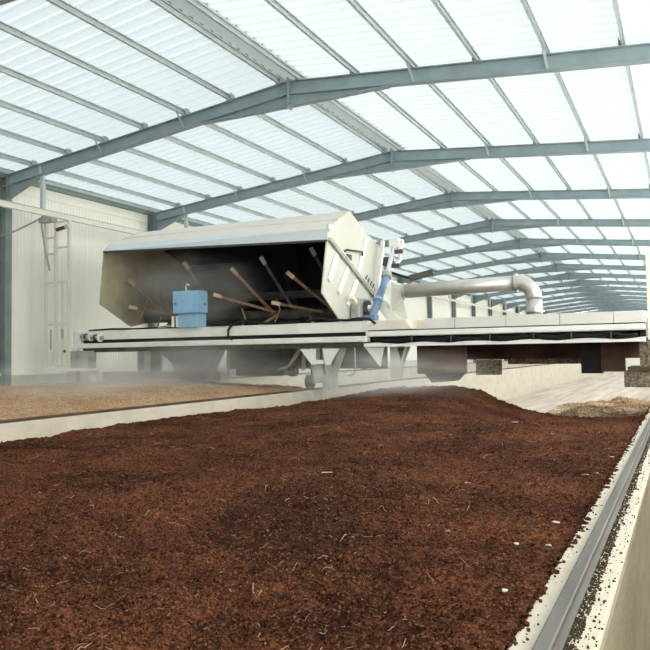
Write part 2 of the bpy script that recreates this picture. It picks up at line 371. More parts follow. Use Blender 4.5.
def base_b(X, Y):
    z = np.interp(X, [-14.25, -13.6, -12, -9, -7.75], [1.50, 1.60, 1.58, 1.44, 1.34]) + .05*vn(X*.9, Y*.9, 11)
    return np.clip(z - np.clip(Y-15.2+.4*vn(X*1.2, X*0, 12), 0, None)*.72, 0, None)
grid_obj('compost_heap', np.linspace(-14.249, -7.751, 220), np.linspace(.2, 17.8, 420), lambda X, Y: np.maximum(base_b(X, Y)+fine(X, Y, 1.3)*ss(base_b(X, Y), .02, .2), .002), 'compost_far',
         label='paler ochre compost in the far left trough beyond the middle wall', cat='compost', kind='stuff')
def base_c(X, Y):
    hx = np.interp(X, [-3.8, -2.9, -1.9, -.9, -.456], [0, .80, .98, 1.04, 1.06]); hy = ss(Y, 13.6, 15.6)*(1-ss(Y, 17.5, 26))
    return np.clip(hx*hy*(1+.22*vn(X*1.5, Y*.8, 21)), 0, None)
grid_obj('compost_heap', np.linspace(-3.8, -.457, 150), np.linspace(13.6, 25, 280), lambda X, Y: np.maximum(base_c(X, Y)+fine(X, Y, 1.6)*ss(base_c(X, Y), .02, .2), .003), 'compost_pale',
         label='small pale dry heap against the right trough wall beyond the dark compost', cat='compost', kind='stuff')
ICO = None
def ico():
    p = (1+5**.5)/2
    v = np.array([(-1, p, 0), (1, p, 0), (-1, -p, 0), (1, -p, 0), (0, -1, p), (0, 1, p), (0, -1, -p), (0, 1, -p), (p, 0, -1), (p, 0, 1), (-p, 0, -1), (-p, 0, 1)])/1.9
    f = np.array([(0, 11, 5), (0, 5, 1), (0, 1, 7), (0, 7, 10), (0, 10, 11), (1, 5, 9), (5, 11, 4), (11, 10, 2), (10, 7, 6), (7, 1, 8), (3, 9, 4), (3, 4, 2), (3, 2, 6), (3, 6, 8), (3, 8, 9), (4, 9, 5), (2, 4, 11), (6, 2, 10), (8, 6, 7), (9, 8, 1)])
    return v, f
def lumps(name, P, r, m, **kw):
    v, f = ico(); n = len(P)
    j = 1+.5*(rng.random((n, 12, 1))-.5); sc = 1+.7*(rng.random((n, 1, 3))-.5)
    V = P[:, None, :] + v[None]*j*sc*r[:, None, None]
    F = (f[None] + (np.arange(n)*12)[:, None, None]).reshape(-1, 3)
    me = bpy.data.meshes.new(name); me.vertices.add(n*12); me.vertices.foreach_set('co', V.ravel())
    me.loops.add(F.size); me.loops.foreach_set('vertex_index', F.ravel().astype(np.int32)); me.polygons.add(len(F))
    me.polygons.foreach_set('loop_start', np.arange(0, F.size, 3, dtype=np.int32)); me.polygons.foreach_set('loop_total', np.full(len(F), 3, dtype=np.int32))
    me.update(calc_edges=True); me.materials.append(M[m]); return tag(link(name, me), **kw)
def scatter(n, ymin, ymax, power=1.6):
    u = rng.random(n); a = 1-power; Y = (ymin**a + u*(ymax**a-ymin**a))**(1/a)
    X = -.47 - (rng.random(n)**1.15)*6.95
    return X, Y
X, Y = scatter(60000, 1.2, 14, 1.8)
r = (.0022 + .0045*rng.random(len(X))**2)*(.75+.14*Y)
Z = base_a(X, Y)+fine(X, Y)
lumps('compost_crumbs', np.stack([X, Y, Z+r*.2], -1)[:30000], r[:30000], 'crumb', label='loose lighter brown crumbs strewn over the near compost', cat='compost', kind='stuff')
lumps('compost_crumbs', np.stack([X, Y, Z+r*.2], -1)[30000:], r[30000:], 'compost', label='loose dark brown crumbs strewn over the near compost', cat='compost', kind='stuff')
n = 7000; Y = 1.6+rng.random(n)**1.6*11; side = rng.random(n)
X = np.where(side < .84, -.317+.034*rng.random(n)**1.2, np.where(side < .96, -.305+.07*rng.random(n)**1.3, -.45+.045*rng.random(n)**2)); r = .0018+.0045*rng.random(n)**3  # most crumbs form a dark strip standing in for the rail's shadow
lumps('compost_crumbs', np.stack([X, Y, TOP+r*.5], -1), r, 'dirt_shade', label='dark crumbs beside the rail on the right wall, packed into its painted shadow strip', cat='compost', kind='stuff')
n = 900; Y = 1.4+rng.random(n)**1.5*11; r = .004+.012*rng.random(n)**2; X = -.458+.03*rng.random(n)**3+.02*vn(Y*2.1, Y*0, 31)
lumps('compost_crumbs', np.stack([X, Y, TOP-.004+r*.2-np.clip(-.456-X, 0, 1)], -1), r, 'compost', label='ragged crumb edge of the compost lapping onto the right wall', cat='compost', kind='stuff')
# straw fibres
def straw():
    mb = MB(); X, Y = scatter(900, 1.5, 13, 1.25)
    Z = base_a(X, Y)+fine(X, Y)
    for x, y, z in zip(X, Y, Z):
        if x > -.62: continue
        L = (.015+.075*random.random()**2.5)*(1+.06*y); a = random.random()*6.28; bend = random.uniform(-1.4, 1.4)*random.random(); t = (.0006+.0010*random.random()**2)*(1+.09*y)
        p = [Vector((x, y, z+.004))]
        for k in range(5):
            a += bend/4 + random.uniform(-.15, .15); q = p[-1]+Vector((math.cos(a), math.sin(a), 0))*L/5
            q.z = float((base_a(np.array([q.x]), np.array([q.y]))+fine(np.array([q.x]), np.array([q.y])))[0])+.003+.004*random.random(); p.append(q)
        mb.tube(p, [t*.6, t, t*1.1, t, t*.9, t*.4], 4)
    mk('straw_fibres', mb, 'straw', label='thin pale straw fibres scattered over the near compost', cat='straw', kind='stuff')
straw()
def scraps():
    spots = [(-1.21, 7.4, .10, 'by the far dip of the heap'), (-.53, 5.93, .06, 'nearest the rail halfway up'), (-.60, 4.89, .07, 'half way along the right wall'), (-.53, 4.97, .045, 'paired with a larger one beside the wall'),
             (-.58, 3.61, .07, 'well clear of the wall in the right foreground'), (-.56, 3.28, .035, 'tiny, below the larger one by the wall'), (-.66, 3.07, .05, 'second from the wall in the right foreground'), (-.54, 3.10, .05, 'beside the wall in the right foreground'),
             (-1.35, 4.76, .09, 'lying alone in the middle of the heap'), (-1.0, 3.18, .035, 'left of the other foreground scraps'), (-.56, 2.39, .05, 'closest to the bottom edge'), (-2.35, 4.6, .12, 'long and stringy near the heap centre'), (-1.9, 8.9, .14, 'dark edged, on the heap shoulder')]
    for x, y, s, w_ in spots:
        z = float((base_a(np.array([x]), np.array([y]))+fine(np.array([x]), np.array([y])))[0])
        mb = MB(); n = 7; a0 = random.random()*6
        ring = [(x+math.cos(a0+k*6.283/n)*s*random.uniform(.4, 1)*.42, y+math.sin(a0+k*6.283/n)*s*random.uniform(.4, 1)*.28) for k in range(n)]
        hz = [random.uniform(0, .014) for _ in ring]
        mb.loft([(a, b, z+.004+h*.5) for (a, b), h in zip(ring, hz)], [(a, b, z+.007+h*.6) for (a, b), h in zip(ring, hz)])
        mk('paper_scrap', mb, 'scrap', label='off white scrap on the compost, '+w_, cat='scrap', group='pale scraps on the compost')
scraps()

# ---------------------------------------------------------------- machine: travelling bridge
def bridge():
    r = empty('gantry_bridge', (-7.5, 14.3, 1.49), 'white dusty travelling bridge beam spanning both compost troughs', 'machine')
    P = lambda n, mb, m, par=r, **k: mk(n, mb, m, par, **k)
    P('front_beam', MB().box(-14.62, -6.12, 14.0, 14.24, 2.69, 2.93), 'white', bevel=.012)
    P('lower_flange', MB().box(-14.75, -6.12, 13.93, 14.2, 2.47, 2.60), 'white', bevel=.02)
    P('beam_web', MB().box(-14.6, -.62, 14.24, 14.36, 2.40, 2.90).box(-14.6, -6.12, 14.1, 14.24, 2.6, 2.69), 'black')  # black colour paints shade into the beam gap and cable recess
    P('under_channel', MB().box(-14.55, -6.1, 14.02, 14.2, 2.36, 2.47), 'dark')
    P('upper_strip', MB().box(-6.16, -.62, 13.98, 14.24, 2.58, 2.70), 'white', bevel=.03)
    # lower lip with settled dust: wavy top
    mb = MB(); n = 60; xs = np.linspace(-6.16, -.62, n); h = 2.425+.035*np.abs(np.sin(xs*2.9))**1.5
    for k in range(n-1): mb.loft([(xs[k], 13.9, 2.365), (xs[k], 14.2, 2.365), (xs[k], 14.2, h[k]), (xs[k], 13.9, h[k]-.02)], [(xs[k+1], 13.9, 2.365), (xs[k+1], 14.2, 2.365), (xs[k+1], 14.2, h[k+1]), (xs[k+1], 13.9, h[k+1]-.02)])
    P('dusty_lip', mb, 'white')
    # cover panels
    ed = [-4.80, -4.16, -3.12, -2.10, -1.15, -.60]
    for a, b in zip(ed, ed[1:]):
        s = .17 if a == -4.80 else 0
        P('cover_panel', MB().py([(a+.004-s, 2.715), (b-.004, 2.715), (b-.004, 2.93), (a+.004, 2.93)], 13.97, 14.24), 'cover', bevel=.008)
    P('cover_panel', MB().py([(-6.15, 2.72), (-5.07, 2.72), (-5.22, 2.93), (-5.98, 2.93)], 13.97, 14.24), 'hood', bevel=.008)
    P('shadow_gap', MB().box(-6.1, -.62, 14.02, 14.2, 2.69, 2.72), 'black')  # black strip painting the shadow line below the cover panels
    P('infill_plate', MB().box(-5.4, -4.6, 14.18, 14.22, 2.70, 2.92), 'stone')
    # draped cables with hangers
    hs = [-6.0, -5.1, -4.25, -3.45, -2.6, -1.9, -1.2, -.66]
    for j in range(3):
        pts = []
        for a, b in zip(hs, hs[1:]):
            for k in range(6):
                t = k/6; pts.append((a+(b-a)*t, 14.02+.035*j, 2.545-.018*j-.05*(1+.3*j)*math.sin(math.pi*t)))
        P('power_cable', MB().tube(pts, .02, 6), 'black', smooth=True)
    for h in hs[1:-1]: P('cable_hanger', MB().box(h-.012, h+.012, 13.99, 14.02, 2.44, 2.58), 'dark')
    # rear half of the bridge
    P('rear_beam', MB().box(-14.7, -.62, 15.95, 16.2, 2.50, 2.86), 'grey')
    P('cross_member', MB().box(-14.62, -14.4, 14.24, 15.95, 2.5, 2.8), 'grey'); P('cross_member', MB().box(-.95, -.72, 14.24, 15.95, 2.45, 2.8), 'brown')
    P('deck_plate', MB().box(-5.3, -.62, 14.24, 15.95, 2.38, 2.43), 'brown')
    P('rear_apron', MB().box(-5.3, -.62, 15.8, 15.84, 2.05, 2.38), 'brown')
    # what hangs under the bridge, right of the middle leg
    P('hanging_plate', MB().box(-5.10, -4.02, 14.3, 14.36, 1.77, 2.40), 'brown', bevel=.006)
    P('hanging_plate', MB().box(-1.46, -1.02, 14.75, 14.8, 1.80, 2.38), 'brown')
    P('opening_shade', MB().box(-1.85, -1.46, 14.9, 15.3, 1.76, 2.38), 'black')  # black box standing in for the darkness of an opening
    P('scraper_box', MB().box(-3.99, -3.50, 14.9, 15.2, 1.73, 2.05), 'caked')
    P('scraper_strip', MB().box(-3.50, -1.86, 15.76, 15.8, 1.94, 2.06), 'caked')
    P('chute', MB().py([(-4.95, 1.77), (-4.15, 1.77), (-4.3, 1.62), (-4.8, 1.58)], 14.35, 14.7), 'dark')
    P('gusset', MB().py([(-6.20, 2.38), (-5.73, 2.38), (-5.83, 1.93)], 14.0, 14.03), 'white')
    p = P('hanging_post', MB().py([(-5.78, 2.36), (-5.36, 2.36), (-5.50, 2.0), (-5.55, 1.66), (-5.75, 1.66)], 14.45, 14.62), 'white')
    mk('rust_patch', MB().py([(-5.60, 2.34), (-5.44, 2.34), (-5.52, 2.05)], 14.44, 14.45), 'brown', p)
    # middle leg standing on the middle wall
    leg = P('support_leg', MB().py([(-7.53, 2.06), (-7.18, 2.06), (-7.16, 1.58), (-7.56, 1.56)], 14.05, 14.1).py([(-7.53, 2.06), (-7.18, 2.06), (-7.16, 1.58), (-7.56, 1.56)], 14.35, 14.4).box(-7.52, -7.2, 14.1, 14.35, 1.95, 2.06).box(-7.55, -7.50, 14.05, 14.4, 1.56, 2.36).box(-7.24, -7.19, 14.05, 14.4, 1.56, 2.36), 'grey')
    mk('gusset', MB().py([(-7.80, 2.34), (-7.40, 2.34), (-7.40, 1.98), (-7.50, 1.98)], 14.01, 14.04), 'white', leg)
    mk('gusset', MB().py([(-7.22, 2.34), (-6.80, 2.34), (-7.05, 1.98), (-7.16, 1.98)], 14.01, 14.04), 'white', leg)
    mk('strut', MB().bar((-6.78, 14.2, 2.36), (-7.10, 14.2, 1.62), .14, .05), 'grey', leg)
    mk('foot_box', MB().box(-7.22, -7.02, 13.98, 14.4, 1.43, 1.72), 'grey', leg, bevel=.01)
    mk('head_block', MB().box(-7.46, -7.20, 13.98, 14.04, 2.0, 2.09), 'white', leg)
    mk('leg_wheel', MB().tube([(-7.72, 14.22, 1.60), (-7.60, 14.22, 1.60)], .16, 20), 'dark', leg)
    mk('axle', MB().tube([(-7.76, 14.22, 1.60), (-7.16, 14.22, 1.60)], .04, 10), 'grey', leg)
    # hooks and small rods under the beam
    P('hook_rod', MB().tube([(-6.47, 14.1, 2.36), (-6.46, 14.1, 1.84), (-6.50, 14.1, 1.77), (-6.58, 14.1, 1.74), (-6.64, 14.1, 1.76)], .02, 6), 'grey')
    P('drag_chain', MB().bar((-8.12, 14.6, 2.36), (-8.45, 14.6, 1.92), .07, .05).bar((-8.45, 14.6, 1.94), (-8.75, 14.6, 1.86), .06, .05), 'grey')
    P('drag_chain', MB().bar((-8.02, 14.6, 2.36), (-8.04, 14.6, 1.85), .09, .03), 'grey')
    P('rusty_roller', MB().tube([(-8.42, 14.62, 1.82), (-8.24, 14.62, 1.82)], .12, 16), 'brown')
    P('rear_curtain', MB().box(-10.9, -6.35, 15.70, 15.74, 1.86, 2.5), 'dusk')
    # left end under the beam: rear support frame
    rs = P('rear_support', MB().box(-13.96, -13.76, 15.5, 15.6, 1.8, 2.5), 'grey')
    mk('brace', MB().box(-13.70, -13.50, 15.5, 15.56, 1.8, 2.5), 'white', rs); mk('brace', MB().box(-13.46, -13.14, 15.5, 15.6, 1.6, 2.5), 'dark', rs)
    mk('sill', MB().box(-15.2, -11.0, 15.4, 15.7, 1.56, 1.80), 'grey', rs)
    mk('side_plate', MB().py([(-13.14, 2.5), (-10.9, 2.5), (-11.2, 1.8), (-12.62, 1.8), (-12.72, 2.02), (-12.95, 2.22), (-13.14, 2.28)], 15.5, 15.53), 'grey', rs)
    P('stay', MB().bar((-10.75, 15.2, 2.4), (-11.3, 15.2, 1.5), .14, .03), 'white'); P('stay', MB().box(-10.66, -10.58, 15.2, 15.24, 1.7, 2.4), 'white')
    P('drive_box', MB().box(-10.3, -8.9, 15.1, 15.6, 1.7, 2.45), 'dark')
    # left end carriage
    ec = P('end_carriage', MB().box(-14.83, -14.14, 13.80, 14.1, 1.94, 2.40), 'grey', bevel=.01)
    mk('carriage_shelf', MB().box(-15.72, -14.08, 13.66, 14.2, 1.87, 1.94), 'white', ec); mk('wheel_box', MB().box(-14.79, -14.46, 13.7, 14.15, 1.55, 1.87).box(-14.34, -14.1, 13.7, 14.15, 1.55, 1.87), 'grey', ec)
    for y in (13.9,):
        wh = mk('wheel', MB().tube([(-14.45, y, 1.61), (-14.35, y, 1.61)], .15, 20), 'dark', ec); mk('hub', MB().tube([(-14.1, y, 1.66), (-14.04, y, 1.66)], .10, 14), 'white', ec)
    mk('bracket', MB().py([(-14.83, 2.30), (-14.52, 2.50), (-14.83, 2.50)], 13.9, 13.95), 'white', ec)
    cp = P('beam_coupling', MB().tube([(-14.55, 13.97, 2.80), (-13.78, 13.97, 2.74)], [.07, .05], 12), 'grey'); 
    for k in range(4): mk('coupling_disc', MB().tube([(-14.4+.17*k, 13.97, 2.79-.015*k), (-14.36+.17*k, 13.97, 2.787-.015*k)], .085+.03*(k % 2), 12), 'white' if k % 2 else 'dark', cp)
    P('end_plate', MB().box(-14.84, -14.62, 13.95, 14.3, 2.62, 2.92), 'white', bevel=.01)
    # right end carriage
    ec = P('end_carriage', MB().box(-1.02, -.43, 14.3, 15.6, 1.52, 1.82), 'caked'); mk('carriage_shelf', MB().box(-.95, -.12, 14.28, 15.62, 1.82, 1.9), 'brown', ec)
    mk('end_post', MB().box(-.74, -.42, 14.3, 14.7, 1.9, 2.45), 'caked', ec)
    mk('wheel', MB().tube([(-.40, 14.9, 1.61), (-.30, 14.9, 1.61)], .15, 20), 'dark', ec)
    P('guard_post', MB().box(-.575, -.50, 14.05, 14.13, 2.4, 4.0), 'hood')
    # hoses on top of the beam
    for pts in ([(-10.3, 13.97, 2.97), (-9.9, 13.97, 2.95), (-9.5, 13.97, 3.0), (-9.2, 13.97, 3.04), (-8.9, 13.98, 2.97), (-8.4, 14.0, 2.95), (-7.8, 14.0, 2.96)],
                [(-9.35, 13.97, 3.04), (-9.6, 13.96, 2.98), (-9.72, 13.95, 2.85), (-9.72, 13.93, 2.70), (-9.6, 13.92, 2.60)],
                [(-7.6, 14.0, 2.96), (-7.3, 13.98, 3.04), (-6.95, 13.98, 2.98), (-6.6, 13.98, 2.96), (-6.3, 13.98, 2.99), (-6.05, 13.97, 2.97), (-5.9, 13.96, 2.86)],
                [(-14.4, 14.1, 2.95), (-13.6, 14.1, 2.97), (-12.8, 14.1, 2.95), (-12.0, 14.1, 2.95), (-11.4, 14.1, 2.97)]):
        P('hose', MB().tube(pts, .028, 6), 'black', smooth=True)
bridge()

# ---------------------------------------------------------------- machine: tilted turner hood with its rotor
def hood():
    r = empty('turner_hood', (-10.4, 15.2, 2.93), 'large cream turner hood tipped open above the bridge, brown tines inside', 'machine')
    P = lambda n, mb, m, par=r, **k: mk(n, mb, m, par, **k)
    XA, XB = -13.73, -7.06
    #          front top      fascia top    ridge         rear slope    rear top      rear foot   front foot     bend
    A = [(13.97, 5.06), (14.22, 5.28), (15.40, 5.78), (16.40, 5.42), (17.40, 5.05), (17.0, 3.45), (15.0, 3.06), (13.82, 3.63)]
    B = [(14.00, 4.79), (14.02, 5.04), (15.24, 5.66), (16.18, 5.26), (17.43, 4.94), (17.0, 3.36), (14.65, 2.96), (13.71, 3.56)]
    a3 = lambda i, d=0: (XA-d, *A[i]); b3 = lambda i, d=0: (XB+d, *B[i])
    def panel(name, i, j, m, t=.03, lift=0, xa=0, xb=0):
        a0, a1, b0, b1 = Vector(a3(i)), Vector(a3(j)), Vector(b3(i)), Vector(b3(j))
        n = (b0-a0).cross(a1-a0).normalized(); c = Vector((-10.4, 15.4, 4.2))
        if n.dot((a0+b1)/2-c) < 0: n = -n
        P_ = [a0, b0, b1, a1]
        return P(name, MB().loft([p+n*(lift-t) for p in P_], [p+n*lift for p in P_]), m)
    panel('front_fascia', 0, 1, 'fascia')
    panel('roof_panel', 1, 2, 'hood_top'); panel('roof_panel', 2, 3, 'hood_top'); panel('roof_panel', 3, 4, 'hood_top')
    panel('back_panel', 4, 5, 'hood')
    # seam cover strip half way up the front roof
    s0 = Vector(a3(1)).lerp(Vector(a3(2)), .48); s1 = Vector(b3(1)).lerp(Vector(b3(2)), .5)
    P('seam_strip', MB().bar(s0+Vector((0, 0, .012)), s1+Vector((0, 0, .012)), .03, .05), 'hood')
    for i, j in ((0, 1), (1, 2), (2, 3), (3, 4), (4, 5)): panel('inner_shade_lining', i, j, 'grime_shade', .01, -.035)  # black sheets added to paint the hood's inside dark
    P('lip_rail', MB().bar(Vector(a3(0))+Vector((0, -.01, -.03)), Vector(b3(0))+Vector((0, -.01, -.03)), .05, .06), 'dark')
    # left end plate, tan inside
    P('end_plate', MB().loft([a3(i) for i in range(8)], [a3(i, .03) for i in range(8)]), 'tan')
    ep = P('end_plate', MB().loft([b3(i, -.03) for i in range(8)], [b3(i) for i in range(8)]), 'plate')
    P('inner_shade_lining', MB().loft([b3(i, -.04) for i in range(8)], [b3(i, -.031) for i in range(8)]), 'grime_shade')
    # diagonal channel and ribs on the right end plate
    d0, d1 = Vector((XB+.05, 14.0, 4.80)), Vector((XB+.05, 16.75, 3.58))
    db = mk('diagonal_channel', MB().bar(d0, d1, .06, .06), 'grey', ep)
    mk('channel_edge', MB().bar(d0+Vector((.05, 0, .05)), d1+Vector((.05, 0, .05)), .02, .02), 'white', ep)
    for (a, b) in (((14.42, 4.50), (14.02, 3.86)), ((15.0, 4.25), (14.50, 3.62)), ((15.52, 4.0), (14.98, 3.35)), ((16.15, 5.14), (15.62, 4.22)), ((17.1, 4.86), (16.72, 3.75))):
        mk('rib', MB().bar((XB+.03, *a), (XB+.03, *b), .05, .13), 'rib_white', ep, bevel=.01)
    mk('handle', MB().tube([(XB+.02, 14.85, 4.62), (XB+.09, 14.85, 4.66), (XB+.09, 15.75, 4.72), (XB+.02, 15.85, 4.6)], .025, 6), 'dark', ep)
    mk('vent', MB().box(XB, XB+.05, 14.95, 15.2, 4.45, 4.58), 'dark', ep)
    mk('corner_hook', MB().box(XB-.02, XB+.06, 13.98, 14.14, 5.0, 5.14), 'fascia', ep)
    mk('corner_bracket', MB().box(XB, XB+.22, 17.1, 17.5, 4.55, 4.75), 'dark', ep)
    for k in range(5): mk('step_rung', MB().bar((XB+.03, 15.95+.14*k, 3.98-.06*k), (XB+.03, 16.15+.14*k, 4.18-.06*k), .02, .02), 'dark', ep)
    # rotor
    sh = P('rotor_shaft', MB().tube([(-13.7, 15.6, 3.30), (-7.1, 15.6, 3.24)], .12, 14), 'dark', smooth=True)
    T = [((-11.56, 14.6, 4.68), (-11.2, 15.6, 3.35)), ((-10.08, 14.6, 4.42), (-9.45, 15.6, 3.3)), ((-8.46, 14.6, 4.21), (-7.7, 15.6, 3.3)), ((-13.45, 14.6, 4.33), (-12.9, 15.6, 3.4)),
         ((-13.36, 14.5, 3.58), (-12.3, 15.6, 3.3)), ((-10.49, 14.4, 3.76), (-9.3, 15.6, 3.3)), ((-8.78, 14.4, 3.48), (-7.9, 15.6, 3.25)), ((-7.96, 14.9, 4.80), (-7.4, 15.6, 3.3)), ((-9.45, 15.0, 4.70), (-8.8, 15.6, 3.3)),
         ((-12.7, 14.9, 4.2), (-12.95, 15.6, 3.3)), ((-12.35, 15.3, 2.75), (-12.6, 15.6, 3.3)), ((-9.7, 15.1, 2.9), (-9.2, 15.6, 3.3)), ((-8.0, 15.1, 2.85), (-8.4, 15.6, 3.3))]
    for k, (tip, root) in enumerate(T):
        tip, root = Vector(tip), Vector(root); d = (root-tip).normalized()
        t = mk('tine', MB().bar(tip+d*.2, root, .065, .055), 'tine' if k not in (7, 8) else 'dark', sh)
        mk('tine_tip', MB().bar(tip, tip+d*.22, .09, .065), 'tine_tip' if k not in (7, 8) else 'grey', sh)
    for x, y, z in ((-13.0, 14.7, 3.95), (-12.55, 14.75, 3.55), (-9.0, 15.0, 3.6), (-9.9, 14.8, 3.4)):
        mk('tangled_twine', MB().tube([(x, y, z), (x+.1, y, z-.25), (x-.05, y+.05, z-.5), (x-.2, y, z-.8)], .018, 5), 'straw', sh)
    for x0, x1 in ((-10.6, -10.85), (-9.85, -9.3), (-9.3, -9.3), (-8.6, -8.5), (-7.9, -8.1)): P('inner_strut', MB().bar((x0, 16.5, 5.1), (x1, 16.6, 3.4), .09, .09), 'grime_shade')
    P('inner_beam', MB().box(-13.6, -7.15, 16.5, 16.62, 3.75, 3.95), 'dark')
    P('conveyor_slope', MB().loft([(-13.6, 16.75, 3.5), (-7.1, 16.75, 3.42), (-7.1, 15.9, 2.75), (-13.6, 15.9, 2.8)], [(-13.6, 16.80, 3.45), (-7.1, 16.80, 3.37), (-7.1, 15.95, 2.70), (-13.6, 15.95, 2.75)]), 'dark')
    # tipping cylinder at the right end
    cx = -6.50; q0, q1, q2 = Vector((cx, 15.15, 3.02)), Vector((cx, 16.14, 4.14)), Vector((cx, 16.72, 5.04))
    cy = P('tipping_cylinder', MB().tube([q0, q1], .09, 16), 'blue_cyl', label='blue hydraulic cylinder barrel')
    mk('collar', MB().tube([q0.lerp(q1, .40), q0.lerp(q1, .45)], .125, 16), 'blue', cy); mk('rod', MB().tube([q1, q2], .055, 12), 'chrome', cy)
    mk('gland', MB().tube([q1.lerp(q0, .05), q1+(q2-q1)*.08], .125, 16), 'grey', cy)
    mk('clevis', MB().box(cx-.12, cx+.14, 16.62, 16.86, 4.9, 5.14), 'white', cy); mk('foot_clevis', MB().box(cx-.13, cx+.13, 15.02, 15.26, 2.93, 3.12), 'blue_cyl', cy)
    for dz in (0, .38): mk('fitting', MB().tube([(cx+.14, 16.4+dz*.5, 4.42+dz), (cx+.24, 16.5+dz*.5, 4.58+dz), (cx+.16, 16.62+dz*.5, 4.72+dz)], .045, 8), 'white', cy); mk('pipe_clip', MB().box(cx+.05, cx+.25, 16.36+dz*.5, 16.46+dz*.5, 4.36+dz, 4.46+dz), 'dark', cy)
    mk('hose', MB().tube([(cx+.1, 16.2, 4.22), (cx+.35, 16.25, 4.12), (cx+.55, 16.3, 4.06), (cx+.9, 16.3, 4.14)], .03, 8), 'black', cy); mk('valve', MB().bar((cx+.55, 16.3, 4.06), (cx+1.15, 16.3, 4.17), .14, .12), 'dark', cy)
    # guide post beside the cylinder
    P('guide_post', MB().bar((-6.92, 16.95, 5.15), (-6.92, 16.4, 3.5), .09, .09), 'white')
    # drive at the foot of the right end plate
    dr = P('drive_gearbox', MB().box(-7.03, -6.80, 15.1, 15.7, 3.05, 3.55), 'grey', bevel=.03)
    mk('shaft_bearing', MB().tube([(-7.03, 15.5, 3.3), (-6.72, 15.5, 3.3)], .20, 18), 'dark', dr); mk('shaft_end', MB().tube([(-6.73, 15.5, 3.3), (-6.62, 15.5, 3.3)], .09, 12), 'rib_white', dr)
    mk('rusty_cover', MB().box(-7.02, -6.78, 15.72, 16.0, 3.1, 3.4), 'brown', dr); mk('mounting_arm', MB().bar((-6.9, 14.9, 3.55), (-6.9, 15.9, 2.98), .12, .1), 'stone', dr)
    P('white_chute', MB().loft([(-6.62, 15.6, 3.42), (-6.40, 15.6, 3.50), (-5.78, 15.3, 2.93), (-6.12, 15.3, 2.93)], [(-6.62, 15.9, 3.42), (-6.40, 15.9, 3.50), (-5.78, 15.6, 2.93), (-6.12, 15.6, 2.93)]), 'hood')
hood()

# ---------------------------------------------------------------- exhaust duct
def duct():
    r = empty('exhaust_duct', (-2.84, 15.5, 2.86), 'silver exhaust pipe running right from the hood and elbowing down', 'pipe')
    R = .165; xe, ze = -3.22, 3.715
    mk('pipe', MB().tube([(-5.8, 15.5, 3.67), (xe, 15.5, ze)], R, 24), 'duct', r, smooth=True)
    n = 5; cx, cz, rr = xe, ze-.38, .38
    arc = [(cx+rr*math.sin(math.pi/2*k/n), 15.5, cz+rr*math.cos(math.pi/2*k/n)) for k in range(n+1)]
    arc = [(cx+rr*math.sin(math.pi/2*k/10), 15.5, cz+rr*math.cos(math.pi/2*k/10)) for k in range(11)]
    mk('elbow', MB().tube(arc, R, 24), 'duct', r, smooth=True)
    for k in (3, 7): mk('elbow_seam', MB().tube([Vector(arc[k]).lerp(Vector(arc[k-1]), .12), Vector(arc[k]).lerp(Vector(arc[k+1]), .12)], R+.008, 24), 'duct', r)
    mk('down_pipe', MB().tube([arc[-1], (cx+rr, 15.5, 2.86)], R, 24), 'duct', r, smooth=True)
    mk('flange', MB().tube([(xe-.02, 15.5, ze), (xe+.03, 15.5, ze)], R+.035, 24), 'duct', r); mk('flange', MB().tube([(cx+rr, 15.5, 3.06), (cx+rr, 15.5, 3.10)], R+.04, 24), 'duct', r)
    mk('flange', MB().tube([(-5.82, 15.5, 3.67), (-5.77, 15.5, 3.67)], R+.03, 24), 'duct', r)
    # fan housing: transition from rectangle to round
    A = []; B = []
    for k in range(24):
        a = 2*math.pi*k/24; c, s = math.cos(a), math.sin(a); q = 1/max(abs(c), abs(s))
        A.append((-6.12, 15.6+.15*c*q, 3.56+.36*s*q)); B.append((-5.8, 15.5+R*c, 3.67+R*s))
    mk('transition_cone', MB().loft(A, B), 'hood', r)
    mk('housing_flange', MB().box(-6.15, -6.12, 15.42, 15.78, 3.17, 3.95), 'white', r)
    mk('skirt_plate', MB().py([(-6.1, 3.22), (-5.85, 3.52), (-5.72, 2.93), (-6.0, 2.93)], 15.5, 15.54), 'hood', r)
    # thin guard rail seen behind the duct
    mk('support_foot', MB().box(cx+rr-.2, cx+rr+.2, 15.3, 15.7, 2.86, 2.90), 'grey', r)
duct()

# ---------------------------------------------------------------- blue motor box on the beam
def bluebox():
    r = empty('motor_cabinet', (-10.9, 14.05, 2.93), 'light blue steel motor box standing on the white beam', 'motor box')
    up = mk('upper_box', MB().box(-11.30, -10.54, 13.82, 14.24, 3.27, 3.83), 'blue', r, bevel=.015)
    mk('lower_box', MB().box(-11.18, -10.57, 13.86, 14.22, 2.93, 3.27), 'blue', r, bevel=.012)
    mk('lid_seam', MB().box(-11.305, -10.535, 13.815, 14.245, 3.27, 3.285), 'blue_cyl', r)
    mk('front_panel', MB().box(-11.26, -10.62, 13.81, 13.82, 3.31, 3.79), 'blue', up); mk('knob', MB().tube([(-11.2, 13.78, 3.52), (-11.2, 13.81, 3.52)], .03, 10), 'blue_cyl', up); mk('knob', MB().tube([(-10.54, 14.1, 3.5), (-10.51, 14.1, 3.5)], .03, 10), 'blue_cyl', up)
    mk('lifting_eye', MB().tube([(-11.0, 14.0, 3.83), (-11.03, 14.0, 3.95), (-10.98, 14.0, 4.02), (-10.93, 14.0, 3.97)], .018, 6), 'white', r)
    for x in (-11.36, -11.22): mk('cable_gland', MB().tube([(x, 13.9, 2.95), (x, 13.9, 3.22)], .04, 8), 'white', r)
    mk('conduit', MB().tube([(-11.34, 13.92, 3.0), (-11.6, 13.95, 2.98), (-11.9, 14.0, 2.95)], .03, 6), 'grey', r)
bluebox()

